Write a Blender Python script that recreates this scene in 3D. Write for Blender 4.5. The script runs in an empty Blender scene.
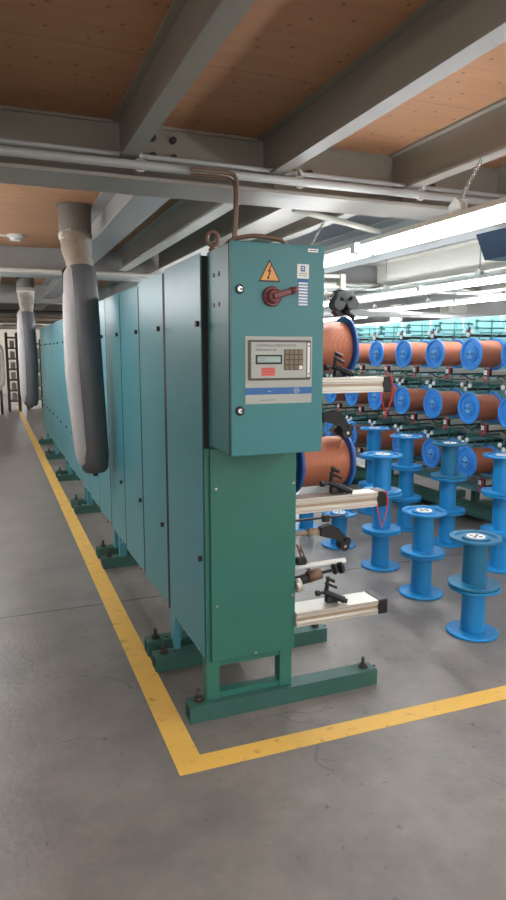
import bpy, bmesh, math, random
from mathutils import Vector, Matrix
random.seed(7)
PI = math.pi
scn = bpy.context.scene
COL = scn.collection
V = Vector

# ------------------------------------------------------------ materials
def srgb(r, g, b):
    f = lambda c: (c/255/12.92) if c/255 <= 0.04045 else ((c/255+0.055)/1.055)**2.4
    return (f(r), f(g), f(b), 1)

def mat(name, rgb, rough=0.5, metal=0.0, var=0.12, scale=6.0, bump=0.0, bscale=60.0, spec=0.5):
    m = bpy.data.materials.new(name); m.use_nodes = True
    nt = m.node_tree; N = nt.nodes; L = nt.links
    b = N['Principled BSDF']
    b.inputs['Roughness'].default_value = rough
    b.inputs['Metallic'].default_value = metal
    b.inputs['Specular IOR Level'].default_value = spec
    tc = N.new('ShaderNodeTexCoord')
    no = N.new('ShaderNodeTexNoise'); no.inputs['Scale'].default_value = scale; no.inputs['Detail'].default_value = 6
    L.new(tc.outputs['Object'], no.inputs['Vector'])
    ramp = N.new('ShaderNodeMix'); ramp.data_type = 'RGBA'
    c = srgb(*rgb)
    ramp.inputs['A'].default_value = (c[0]*(1-var), c[1]*(1-var), c[2]*(1-var), 1)
    ramp.inputs['B'].default_value = (min(1, c[0]*(1+var)), min(1, c[1]*(1+var)), min(1, c[2]*(1+var)), 1)
    L.new(no.outputs['Fac'], ramp.inputs['Factor'])
    L.new(ramp.outputs['Result'], b.inputs['Base Color'])
    if bump:
        n2 = N.new('ShaderNodeTexNoise'); n2.inputs['Scale'].default_value = bscale
        L.new(tc.outputs['Object'], n2.inputs['Vector'])
        bp = N.new('ShaderNodeBump'); bp.inputs['Strength'].default_value = bump; bp.inputs['Distance'].default_value = 0.01
        L.new(n2.outputs['Fac'], bp.inputs['Height']); L.new(bp.outputs['Normal'], b.inputs['Normal'])
    return m

def emit(name, rgb, strength):
    m = bpy.data.materials.new(name); m.use_nodes = True
    b = m.node_tree.nodes['Principled BSDF']
    b.inputs['Base Color'].default_value = srgb(*rgb)
    b.inputs['Emission Color'].default_value = srgb(*rgb)
    b.inputs['Emission Strength'].default_value = strength
    return m

def floor_mat():
    m = mat('concrete', (129, 123, 119), 0.42, 0, 0.12, 1.1, 0.12, 35)
    nt = m.node_tree; N = nt.nodes; L = nt.links; b = N['Principled BSDF']
    base = b.inputs['Base Color'].links[0].from_socket
    tc = N.new('ShaderNodeTexCoord')
    # larger blotches
    n1 = N.new('ShaderNodeTexNoise'); n1.inputs['Scale'].default_value = 2.6; n1.inputs['Detail'].default_value = 9; n1.inputs['Roughness'].default_value = .65
    L.new(tc.outputs['Object'], n1.inputs['Vector'])
    r1 = N.new('ShaderNodeValToRGB'); r1.color_ramp.elements[0].position = .38; r1.color_ramp.elements[0].color = (.72, .71, .70, 1)
    r1.color_ramp.elements[1].position = .66; r1.color_ramp.elements[1].color = (1.12, 1.10, 1.08, 1)
    L.new(n1.outputs['Fac'], r1.inputs['Fac'])
    mu = N.new('ShaderNodeMix'); mu.data_type = 'RGBA'; mu.blend_type = 'MULTIPLY'; mu.inputs['Factor'].default_value = 1
    L.new(base, mu.inputs['A']); L.new(r1.outputs['Color'], mu.inputs['B'])
    # dark spots
    n2 = N.new('ShaderNodeTexNoise'); n2.inputs['Scale'].default_value = 22; n2.inputs['Detail'].default_value = 3
    L.new(tc.outputs['Object'], n2.inputs['Vector'])
    r2 = N.new('ShaderNodeValToRGB'); r2.color_ramp.elements[0].position = .26; r2.color_ramp.elements[0].color = (.5, .48, .46, 1)
    r2.color_ramp.elements[1].position = .34; r2.color_ramp.elements[1].color = (1, 1, 1, 1)
    L.new(n2.outputs['Fac'], r2.inputs['Fac'])
    mu2 = N.new('ShaderNodeMix'); mu2.data_type = 'RGBA'; mu2.blend_type = 'MULTIPLY'; mu2.inputs['Factor'].default_value = .8
    L.new(mu.outputs['Result'], mu2.inputs['A']); L.new(r2.outputs['Color'], mu2.inputs['B'])
    # hairline cracks
    nz = N.new('ShaderNodeTexNoise'); nz.inputs['Scale'].default_value = 3
    L.new(tc.outputs['Object'], nz.inputs['Vector'])
    mv = N.new('ShaderNodeMix'); mv.data_type = 'VECTOR'; mv.inputs['Factor'].default_value = .35
    L.new(tc.outputs['Object'], mv.inputs['A']); L.new(nz.outputs['Color'], mv.inputs['B'])
    vo = N.new('ShaderNodeTexVoronoi'); vo.feature = 'DISTANCE_TO_EDGE'; vo.inputs['Scale'].default_value = 2.3
    L.new(mv.outputs['Result'], vo.inputs['Vector'])
    lt = N.new('ShaderNodeMath'); lt.operation = 'LESS_THAN'; lt.inputs[1].default_value = .006
    L.new(vo.outputs['Distance'], lt.inputs[0])
    nm = N.new('ShaderNodeTexNoise'); nm.inputs['Scale'].default_value = .5
    L.new(tc.outputs['Object'], nm.inputs['Vector'])
    gt = N.new('ShaderNodeMath'); gt.operation = 'GREATER_THAN'; gt.inputs[1].default_value = .55
    L.new(nm.outputs['Fac'], gt.inputs[0])
    ml = N.new('ShaderNodeMath'); ml.operation = 'MULTIPLY'; L.new(lt.outputs[0], ml.inputs[0]); L.new(gt.outputs[0], ml.inputs[1])
    ml2 = N.new('ShaderNodeMath'); ml2.operation = 'MULTIPLY'; L.new(ml.outputs[0], ml2.inputs[0]); ml2.inputs[1].default_value = .35
    # expansion joints
    sx = N.new('ShaderNodeSeparateXYZ'); L.new(tc.outputs['Object'], sx.inputs[0])
    outs = [ml2.outputs[0]]
    for ax, pos in (('Y', 3.93), ('Y', 9.9), ('Y', 15.9), ('X', 5.2)):
        s = N.new('ShaderNodeMath'); s.operation = 'SUBTRACT'; s.inputs[1].default_value = pos; L.new(sx.outputs[ax], s.inputs[0])
        a = N.new('ShaderNodeMath'); a.operation = 'ABSOLUTE'; L.new(s.outputs[0], a.inputs[0])
        l = N.new('ShaderNodeMath'); l.operation = 'LESS_THAN'; l.inputs[1].default_value = .007; L.new(a.outputs[0], l.inputs[0])
        outs.append(l.outputs[0])
    cur = outs[0]
    for o in outs[1:]:
        mx = N.new('ShaderNodeMath'); mx.operation = 'MAXIMUM'; L.new(cur, mx.inputs[0]); L.new(o, mx.inputs[1]); cur = mx.outputs[0]
    fin = N.new('ShaderNodeMix'); fin.data_type = 'RGBA'; fin.inputs['B'].default_value = srgb(48, 44, 42)
    L.new(cur, fin.inputs['Factor']); L.new(mu2.outputs['Result'], fin.inputs['A'])
    L.new(fin.outputs['Result'], b.inputs['Base Color'])
    # glossier in places
    rr = N.new('ShaderNodeMapRange'); rr.inputs['To Min'].default_value = .24; rr.inputs['To Max'].default_value = .52
    L.new(n1.outputs['Fac'], rr.inputs['Value']); L.new(rr.outputs['Result'], b.inputs['Roughness'])
    return m

def ply_mat():
    m = mat('plywood', (188, 140, 104), 0.6, 0, 0.14, 1.3)
    nt = m.node_tree; N = nt.nodes; L = nt.links; b = N['Principled BSDF']
    base = b.inputs['Base Color'].links[0].from_socket
    tc = N.new('ShaderNodeTexCoord')
    mp = N.new('ShaderNodeMapping'); mp.inputs['Scale'].default_value = (1.2, 9, 1); L.new(tc.outputs['Object'], mp.inputs['Vector'])
    g = N.new('ShaderNodeTexNoise'); g.inputs['Scale'].default_value = 2.2; g.inputs['Detail'].default_value = 8; g.inputs['Distortion'].default_value = .6
    L.new(mp.outputs['Vector'], g.inputs['Vector'])
    r = N.new('ShaderNodeValToRGB'); r.color_ramp.elements[0].position = .3; r.color_ramp.elements[0].color = (.92, .91, .90, 1)
    r.color_ramp.elements[1].position = .7; r.color_ramp.elements[1].color = (1.05, 1.05, 1.05, 1)
    L.new(g.outputs['Fac'], r.inputs['Fac'])
    mu = N.new('ShaderNodeMix'); mu.data_type = 'RGBA'; mu.blend_type = 'MULTIPLY'; mu.inputs['Factor'].default_value = 1
    L.new(base, mu.inputs['A']); L.new(r.outputs['Color'], mu.inputs['B'])
    # knots
    vo = N.new('ShaderNodeTexVoronoi'); vo.voronoi_dimensions = '2D'; vo.inputs['Scale'].default_value = 7; vo.inputs['Randomness'].default_value = .95
    L.new(tc.outputs['Object'], vo.inputs['Vector'])
    kr = N.new('ShaderNodeValToRGB'); kr.color_ramp.elements[0].position = .035; kr.color_ramp.elements[0].color = (.42, .32, .26, 1)
    kr.color_ramp.elements[1].position = .075; kr.color_ramp.elements[1].color = (1, 1, 1, 1)
    L.new(vo.outputs['Distance'], kr.inputs['Fac'])
    m2 = N.new('ShaderNodeMix'); m2.data_type = 'RGBA'; m2.blend_type = 'MULTIPLY'; m2.inputs['Factor'].default_value = .75
    L.new(mu.outputs['Result'], m2.inputs['A']); L.new(kr.outputs['Color'], m2.inputs['B'])
    # board seams
    sx = N.new('ShaderNodeSeparateXYZ'); L.new(tc.outputs['Object'], sx.inputs[0])
    mo = N.new('ShaderNodeMath'); mo.operation = 'PINGPONG'; mo.inputs[1].default_value = .63; L.new(sx.outputs['Y'], mo.inputs[0])
    l = N.new('ShaderNodeMath'); l.operation = 'LESS_THAN'; l.inputs[1].default_value = .0012; L.new(mo.outputs[0], l.inputs[0])
    fin = N.new('ShaderNodeMix'); fin.data_type = 'RGBA'; fin.inputs['B'].default_value = srgb(90, 58, 42)
    L.new(l.outputs[0], fin.inputs['Factor']); L.new(m2.outputs['Result'], fin.inputs['A'])
    L.new(fin.outputs['Result'], b.inputs['Base Color'])
    return m

def copper_mat():
    m = mat('copper_wire', (182, 110, 82), 0.42, 0.2, 0.08, 3)
    nt = m.node_tree; N = nt.nodes; L = nt.links; b = N['Principled BSDF']
    tc = N.new('ShaderNodeTexCoord')
    w = N.new('ShaderNodeTexWave'); w.wave_type = 'BANDS'; w.bands_direction = 'Z'; w.inputs['Scale'].default_value = 50; w.inputs['Distortion'].default_value = 0
    L.new(tc.outputs['Object'], w.inputs['Vector'])
    bp = N.new('ShaderNodeBump'); bp.inputs['Strength'].default_value = .45; bp.inputs['Distance'].default_value = .004
    L.new(w.outputs['Fac'], bp.inputs['Height']); L.new(bp.outputs['Normal'], b.inputs['Normal'])
    return m

def tape_mat():
    m = mat('yellow_tape', (226, 180, 84), 0.5, 0, 0.10, 5)
    nt = m.node_tree; N = nt.nodes; L = nt.links; b = N['Principled BSDF']
    base = b.inputs['Base Color'].links[0].from_socket
    tc = N.new('ShaderNodeTexCoord')
    n = N.new('ShaderNodeTexNoise'); n.inputs['Scale'].default_value = 17; n.inputs['Detail'].default_value = 6
    L.new(tc.outputs['Object'], n.inputs['Vector'])
    r = N.new('ShaderNodeValToRGB'); r.color_ramp.elements[0].position = .30; r.color_ramp.elements[0].color = (.45, .42, .42, 1)
    r.color_ramp.elements[1].position = .42; r.color_ramp.elements[1].color = (1, 1, 1, 1)
    L.new(n.outputs['Fac'], r.inputs['Fac'])
    mu = N.new('ShaderNodeMix'); mu.data_type = 'RGBA'; mu.blend_type = 'MULTIPLY'; mu.inputs['Factor'].default_value = .6
    L.new(base, mu.inputs['A']); L.new(r.outputs['Color'], mu.inputs['B']); L.new(mu.outputs['Result'], b.inputs['Base Color'])
    return m

M = dict(
    floor=floor_mat(), ply=ply_mat(), copper=copper_mat(), tape=tape_mat(),
    steel=mat('painted_steel', (150, 144, 134), 0.45, 0, 0.08, 3),
    steel_light=mat('painted_steel_light', (170, 170, 168), 0.42, 0, 0.06, 3),
    pale=mat('pale_paint', (196, 193, 184), 0.5, 0, 0.05, 2),
    board=mat('grey_ceiling_board', (150, 150, 152), 0.6, 0, 0.05, 2),
    teal=mat('teal_enamel', (72, 144, 156), 0.36, 0, 0.14, 2.5),
    tealbox=mat('teal_box_enamel', (56, 122, 126), 0.42, 0, 0.08, 3),
    green=mat('green_enamel', (46, 108, 94), 0.38, 0, 0.10, 3),
    footgreen=mat('worn_green_enamel', (50, 92, 84), 0.5, 0, 0.25, 14),
    creel=mat('mint_creel_enamel', (112, 162, 168), 0.45, 0, 0.12, 4),
    dark=mat('dark_gap', (22, 26, 26), 0.7),
    black=mat('black_plastic', (24, 24, 26), 0.4),
    darkgrey=mat('dark_grey_casting', (66, 72, 70), 0.55, 0, .25, 25),
    blackr=mat('black_rubber', (34, 34, 36), 0.65),
    blue=mat('blue_enamel', (26, 130, 192), 0.38, 0, 0.10, 8),
    bluedark=mat('worn_blue_enamel', (26, 108, 146), 0.42, 0, 0.14, 9),
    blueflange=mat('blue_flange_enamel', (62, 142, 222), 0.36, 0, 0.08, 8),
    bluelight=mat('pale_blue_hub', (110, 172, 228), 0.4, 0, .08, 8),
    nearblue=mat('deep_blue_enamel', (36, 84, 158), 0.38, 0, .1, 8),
    navy=mat('navy_enamel', (30, 72, 140), 0.4, 0, .1, 8),
    alu=mat('aluminium', (206, 202, 192), 0.36, 0.45, 0.05, 6),
    chrome=mat('bright_metal', (190, 188, 182), 0.25, 0.85, 0.05, 6),
    bolt=mat('dark_bolt_steel', (70, 66, 62), 0.45, 0.6, 0.15, 20),
    rust=mat('brown_metal', (118, 92, 76), 0.5, 0.4, 0.2, 12),
    maroon=mat('maroon_plastic', (112, 52, 56), 0.4, 0, 0.08, 10),
    sleeve=mat('grey_sleeve_fabric', (90, 89, 92), 0.5, 0, 0.10, 5, .15, 20),
    sleeve_lit=mat('sleeve_fabric_lit_side', (188, 184, 184), 0.6, 0, 0.08, 5, .15, 20),  # same sleeve fabric, with the light on its left side in the colour
    collar=mat('brown_grey_collar', (118, 110, 100), 0.5, .1, 0.12, 8),
    silvertape=mat('silver_tape', (176, 170, 158), 0.42, .25, 0.35, 14, .6, 30),
    white=mat('white_label', (232, 232, 228), 0.5, 0, .03),
    panelgrey=mat('panel_grey', (172, 174, 166), 0.45, 0, .04, 8),
    stripe=mat('blue_stripe', (44, 98, 160), 0.45, 0, .05),
    orange=mat('warning_orange', (226, 160, 84), 0.5, 0, .05),
    ink=mat('black_ink', (26, 26, 26), 0.5),
    inkgrey=mat('grey_ink', (92, 96, 96), 0.5),
    lcd=mat('lcd_glass', (158, 178, 172), 0.15, 0, .04),
    keys=mat('brown_key', (128, 110, 84), 0.45, 0, .08),
    red=mat('red_label', (214, 96, 84), 0.5, 0, .06),
    redwire=mat('red_wire', (208, 40, 50), 0.45, 0, .05),
    darkframe=mat('panel_bezel', (78, 72, 64), 0.35, 0, .06),
    cable=mat('brown_cable', (122, 100, 84), 0.5, 0, .12, 20),
    wallp=mat('pale_wall', (206, 200, 188), 0.7, 0, .05, 1),
    slate=mat('slate_blue_metal', (62, 74, 94), 0.35, .2, .06, 4),
    tube=emit('tube_glow', (250, 252, 255), 20),
    tan=mat('tan_metal', (166, 146, 122), .5, .2, .1, 8),
)

# ------------------------------------------------------------ mesh builder
class MB:
    def __init__(self, o=(0, 0, 0)):
        self.bm = bmesh.new(); self.o = V(o)
    def box(self, x0, x1, y0, y1, z0, z1, bev=0.0, mtx=None):
        r = bmesh.ops.create_cube(self.bm, size=1)
        vs = r['verts']
        S = Matrix.Diagonal((x1-x0, y1-y0, z1-z0, 1)); T = Matrix.Translation(((x0+x1)/2, (y0+y1)/2, (z0+z1)/2))
        bmesh.ops.transform(self.bm, matrix=T @ S, verts=vs)
        if bev:
            es = set(e for v in vs for e in v.link_edges)
            rr = bmesh.ops.bevel(self.bm, geom=list(es), offset=bev, segments=2, affect='EDGES', profile=.6)
            vs = list(set(vs_ for f in rr['faces'] for vs_ in f.verts) | set(v for v in vs if v.is_valid))
        if mtx is not None: bmesh.ops.transform(self.bm, matrix=mtx, verts=[v for v in vs if v.is_valid])
        return self
    def cyl(self, a, b, r, r2=None, n=20, caps=True):
        a = V(a); b = V(b); d = b-a
        q = d.to_track_quat('Z', 'Y').to_matrix().to_4x4()
        mt = Matrix.Translation((a+b)/2) @ q
        res = bmesh.ops.create_cone(self.bm, cap_ends=caps, segments=n, radius1=r, radius2=r if r2 is None else r2, depth=d.length, matrix=mt)
        for f in set(f for v in res['verts'] for f in v.link_faces):
            if len(f.verts) == 4: f.smooth = True
        return self
    def lathe(self, a, axis, prof, n=28):
        """prof: list of (distance along axis, radius)"""
        a = V(a); q = V(axis).to_track_quat('Z', 'Y').to_matrix()
        rings = []
        for h, r in prof:
            if r <= 1e-6: rings.append([self.bm.verts.new(a + q @ V((0, 0, h)))])
            else: rings.append([self.bm.verts.new(a + q @ V((r*math.cos(2*PI*i/n), r*math.sin(2*PI*i/n), h))) for i in range(n)])
        for k in range(len(rings)-1):
            A, B = rings[k], rings[k+1]
            flat = abs(prof[k][0]-prof[k+1][0]) < 1e-6
            for i in range(n):
                j = (i+1) % n
                if len(A) == 1 and len(B) == 1: continue
                if len(A) == 1: f = self.bm.faces.new((A[0], B[i], B[j]))
                elif len(B) == 1: f = self.bm.faces.new((A[i], B[0], A[j]))
                else: f = self.bm.faces.new((A[i], B[i], B[j], A[j]))
        return self
    def tube(self, pts, r, n=10, closed=False):
        pts = [V(p) for p in pts]; rings = []; up = V((0, 0, 1)); m = len(pts)
        prevx = None
        for i, p in enumerate(pts):
            if closed: t = pts[(i+1) % m]-pts[i-1]
            elif i == 0: t = pts[1]-p
            elif i == m-1: t = p-pts[-2]
            else: t = pts[i+1]-pts[i-1]
            t.normalize()
            if prevx is None:
                x = t.cross(up)
                if x.length < .05: x = t.cross(V((1, 0, 0)))
            else: x = prevx - t*prevx.dot(t)
            x.normalize(); y = t.cross(x); prevx = x
            rr = r[i] if isinstance(r, (list, tuple)) else r
            rings.append([self.bm.verts.new(p + (x*math.cos(2*PI*k/n)+y*math.sin(2*PI*k/n))*rr) for k in range(n)])
        for i in range(m if closed else m-1):
            A, B = rings[i], rings[(i+1) % m]
            for k in range(n):
                f = self.bm.faces.new((A[k], A[(k+1) % n], B[(k+1) % n], B[k])); f.smooth = True
        if not closed:
            self.bm.faces.new(rings[0][::-1]); self.bm.faces.new(rings[-1])
        return self
    def prism(self, poly, d, plane='xz', at=0.0):
        """poly in plane coords extruded by d along the third axis from at"""
        def P(u, v, w):
            return {'xz': (u, w, v), 'yz': (w, u, v), 'xy': (u, v, w)}[plane]
        A = [self.bm.verts.new(P(u, v, at)) for u, v in poly]; B = [self.bm.verts.new(P(u, v, at+d)) for u, v in poly]
        self.bm.faces.new(A); self.bm.faces.new(B[::-1])
        for i in range(len(poly)):
            j = (i+1) % len(poly); self.bm.faces.new((A[i], B[i], B[j], A[j]))
        return self
    def rot(self, ang, axis, c):
        bmesh.ops.rotate(self.bm, cent=V(c), matrix=Matrix.Rotation(ang, 3, axis), verts=self.bm.verts); return self
    def build(self, name, m, parent=None, smooth=False):
        bmesh.ops.translate(self.bm, vec=-self.o, verts=self.bm.verts)
        bmesh.ops.recalc_face_normals(self.bm, faces=self.bm.faces)
        me = bpy.data.meshes.new(name); 
        if smooth:
            for f in self.bm.faces: f.smooth = True
        self.bm.to_mesh(me); self.bm.free()
        me.materials.append(M[m] if isinstance(m, str) else m)
        if smooth: me.set_sharp_from_angle(angle=math.radians(38))
        o = bpy.data.objects.new(name, me); COL.objects.link(o)
        if parent is not None: o.parent = parent
        else: o.location = self.o
        return o

def thing(name, label, cat, loc=(0, 0, 0), group=None):
    o = bpy.data.objects.new(name, None); o.empty_display_size = .1; COL.objects.link(o)
    o.location = loc; o['label'] = label; o['category'] = cat
    if group: o['group'] = group
    return o
def tag(o, label, cat, group=None):
    o['label'] = label; o['category'] = cat
    if group: o['group'] = group
    return o
def struct(o):
    o['kind'] = 'structure'; return o
KIDS = {}
def copy_tree(o, parent=None):
    c = o.copy(); COL.objects.link(c)
    if parent is not None: c.parent = parent
    for ch in [x for x in list(bpy.data.objects) if x.parent == o]: copy_tree(ch, c)
    return c
def text_mesh(name, txt, size, loc, m, parent, origin, align='LEFT'):
    cu = bpy.data.curves.new(name, 'FONT'); cu.body = txt; cu.size = size; cu.extrude = .0004; cu.align_x = align
    t = bpy.data.objects.new(name+'_curve', cu); COL.objects.link(t)
    bpy.context.view_layer.update()
    me = bpy.data.meshes.new_from_object(t.evaluated_get(bpy.context.evaluated_depsgraph_get()))
    bpy.data.objects.remove(t)
    me.transform(Matrix.Rotation(PI/2, 4, 'X')); me.transform(Matrix.Translation(V(loc)-V(origin)))
    me.materials.clear(); me.materials.append(M[m]); me.name = name
    o = bpy.data.objects.new(name, me); COL.objects.link(o); o.parent = parent
    return o

# ------------------------------------------------------------ setting
ZC = 2.62
struct(MB().box(-9, 14, -6, 26, -.2, 0).build('floor', 'floor'))
struct(MB().box(-3.2, 9.5, -1.2, 3.25, ZC, ZC+.03).build('ceiling', 'ply'))
struct(MB().box(-3.2, 2.14, 3.25, 20, ZC, ZC+.03).build('ceiling', 'ply'))
struct(MB().box(2.14, 13.9, 3.25, 26, ZC, ZC+.03).build('ceiling', 'board'))
struct(MB().box(-9, 14, 26, 26.2, 0, 4.5).build('wall_back', 'wallp'))
struct(MB().box(14, 14.2, -6, 26.2, 0, 4.5).build('wall_right', 'wallp'))
struct(MB().box(-5.2, -5, -6, 26, 0, 4.5).build('wall_left', 'wallp'))

# yellow floor line (L shape)
mk = MB((.6, 2.2, 0))
mk.prism([(.56, 2.14), (7, 2.055), (7, 2.15), (.665, 2.235), (.655, 20), (.555, 20)], .0015, 'xy', 0)
tag(mk.build('floor_line', 'tape'), 'worn yellow painted line turning a corner on the grey concrete floor', 'floor marking')

# ------------------------------------------------------------ beams
def ibeam_y(x0, x1, y0, y1, z0, z1, m, t=.008, name='ceiling_beam', label='', group='steel beams running lengthways under the ceiling'):
    xc = (x0+x1)/2
    b = MB((xc, y0, z0))
    b.box(x0, x1, y0, y1, z0, z0+.010); b.box(x0, x1, y0, y1, z1-.010, z1); b.box(xc-t/2, xc+t/2, y0, y1, z0+.01, z1-.01)
    return tag(b.build(name, m), label, 'beam', group)
def ibeam_x(y0, y1, x0, x1, z0, z1, m, name='ceiling_girder', label='', group='steel girders crossing under the ceiling', t=.012):
    yc = (y0+y1)/2
    b = MB((x0, yc, z0))
    b.box(x0, x1, y0, y1, z0, z0+.016); b.box(x0, x1, yc-.02, y1, z1-.014, z1); b.box(x0, x1, yc-t/2, yc+t/2, z0+.016, z1-.014)
    return tag(b.build(name, m), label, 'girder', group)
ZB = 2.41
GY = [3.25, 7.3, 11.35, 15.4, 19.4]
ordn = ['nearest', 'second', 'third', 'fourth', 'farthest']
for i, y in enumerate(GY):
    ibeam_x(y-.15, y+.15, -3, 13.5, 2.33, ZC-.001, 'steel_light' if i else 'steel', label='%s of the wide grey steel girders crossing the hall under the ceiling' % ordn[i])
# near bay: narrow joists under the plywood
for k, (x, nm) in enumerate(((.615, 'leftmost grey steel joist under the near plywood, ending above the teal cabinets'),
                (1.345, 'middle grey steel joist running diagonally across the near plywood ceiling'),
                (2.12, 'grey steel joist at the right under the near plywood, lit by the tube light'),
                (2.85, 'grey steel joist under the near plywood just outside the right edge'))):
    ibeam_y(x-.038, x+.038, -1.1, 3.235, ZB, ZC-.001, 'steel', label=nm)
    # bolted fin plate with bolts on the girder
    p = thing('fin_plate', 'bolted grey plate on the nearest girder, %s' % ['above the teal cabinets', 'above the control box', 'at the right near the tube light', 'beyond the right edge'][k], 'plate', (x+.15, 3.23, 2.45), 'bolted plates on the nearest girder')
    MB((x+.15, 3.23, 2.45)).box(x+.055, x+.33, 3.232, 3.243, 2.37, 2.585).build('plate', 'steel', p)
    for bx in (.15, .25):
        for bz in (2.475, 2.555):
            MB((x+.15, 3.23, 2.45)).cyl((x+bx, 3.205, bz), (x+bx, 3.232, bz), .016, n=6).build('bolt', 'bolt', p)
for x, w in ((-.13, 'just left of the yellow line'), (-.87, 'over the open walkway')):
    ibeam_y(x-.042, x+.042, -1.1, 3.235, ZB, ZC-.001, 'steel', label='grey steel joist under the near plywood, %s' % w)
# second bay
for x0, x1, z, mm, nm in ((.745, .94, 2.37, 'steel_light', 'wide pale flanged beam beyond the first girder, beside the near duct'),
                    (1.30, 1.39, 2.40, 'pale', 'narrow pale beam beyond the first girder over the teal cabinets'),
                    (1.62, 1.86, 2.38, 'steel', 'wide pale beam beyond the first girder behind the cable loops'),
                    (2.09, 2.17, 2.40, 'pale', 'narrow pale beam beyond the first girder at the plywood edge')):
    ibeam_y(x0, x1, 3.40, 7.15, z, ZC-.001, mm, label=nm)
for x0, x1, z, mm, nm in ((3.05, 3.35, 2.38, 'steel_light', 'wide grey beam above the tube light and blue reel stacks'),
                    (4.35, 4.65, 2.30, 'pale', 'deep cream beam over the far copper reel row'),
                    (5.9, 6.15, 2.33, 'pale', 'cream beam beyond the far creel, left of the white column'),
                    (7.6, 7.9, 2.33, 'pale', 'cream beam above the far right of the hall')):
    ibeam_y(x0, x1, 3.40, 7.15, z, ZC-.001, mm, label=nm)
for j in range(1, 4):
    for x, w in ((.10, .09), (.9, .2), (1.9, .2), (3.2, .2), (4.5, .3), (6.0, .2), (7.75, .25)):
        ibeam_y(x-w/2, x+w/2, GY[j]+.15, GY[j+1]-.15, 2.40, ZC-.001, 'steel_light', label='distant grey beam in the %s bay, %.0f cm wide, %s' % (ordn[j], w*100, {.10: 'farthest left', .9: 'over the far cabinets', 1.9: 'hidden past the cabinets', 3.2: 'over the reel aisle', 4.5: 'over the far creel', 6.0: 'left of the white column', 7.75: 'right of the white column'}[x]))

# pipes under the first girder
def pipe(pts, r, m, label, name='ceiling_pipe'):
    return tag(MB(pts[0]).tube(pts, r, 12).build(name, m), label, 'pipe', 'pipes under the ceiling')
pipe([(-3, 3.03, 2.375), (3.9, 3.03, 2.375)], .020, 'steel_light', 'long grey pipe running across just in front of the nearest girder')
pipe([(-3, 3.07, 2.425), (3.9, 3.07, 2.425)], .011, 'steel_light', 'thin grey conduit running above the long pipe at the nearest girder')
pipe([(-3, 7.08, 2.36), (6.5, 7.08, 2.36)], .022, 'pale', 'pale pipe running across in front of the second girder')
pipe([(1.62, 3.46, 2.345), (2.22, 3.62, 2.30), (2.30, 3.64, 2.295)], .018, 'pale', 'short pale pipe end pointing right beside the tube light')
for x, w in ((.66, 'under the left joist'), (1.45, 'above the control box'), (2.16, 'beside the tube light')):
    t = thing('pipe_hanger', 'small white pipe clip on the long grey pipe %s' % w, 'pipe clip', (x, 3.03, 2.35), 'clips on the long ceiling pipe')
    MB((x, 3.03, 2.35)).tube([(x+.026*math.cos(a), 3.03, 2.375+.026*math.sin(a)) for a in [i*PI/8 for i in range(16)]], .005, 6, closed=True).build('ring', 'pale', t)
    MB((x, 3.03, 2.35)).box(x-.008, x+.008, 3.0, 3.1, 2.40, 2.412).box(x-.008, x+.008, 3.022, 3.038, 2.40, 2.43).build('hook', 'pale', t)

# columns
for x, y, w, nm in ((7.15, 9.0, .30, 'white square steel column rising behind the far copper reel row'), (6.3, 9.4, .14, 'slim grey column behind the far creel, left of the white one'), (5.9, 13.5, .25, 'distant grey column deep in the hall'), (-.9, 11.35, .22, 'grey column left of the yellow line')):
    if x < 0: continue
    c = MB((x, y, 0)); c.box(x-w/2, x+w/2, y-w/2, y-w/2+.015, 0, 2.33); c.box(x-w/2, x+w/2, y+w/2-.015, y+w/2, 0, 2.33); c.box(x-.008, x+.008, y-w/2+.015, y+w/2-.015, 0, 2.33)
    c.box(x-w*.7, x+w*.7, y-w*.7, y+w*.7, 0, .02)
    tag(c.build('steel_column', 'pale'), nm, 'column')

# smoke detector
t = thing('smoke_detector', 'small white round detector on the plywood beyond the first girder', 'detector', (.26, 6.6, 2.57))
MB((.26, 6.6, 2.57)).lathe((.26, 6.6, ZC-.001), (0, 0, -1), [(0, 0), (0, .075), (.02, .075), (.028, .05), (.05, .045), (.055, 0)]).build('housing', 'white', t, True)
MB((.26, 6.6, 2.57)).box(-.25, .19, 6.59, 6.61, ZC-.02, ZC-.002).build('conduit', 'white', t)

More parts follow.
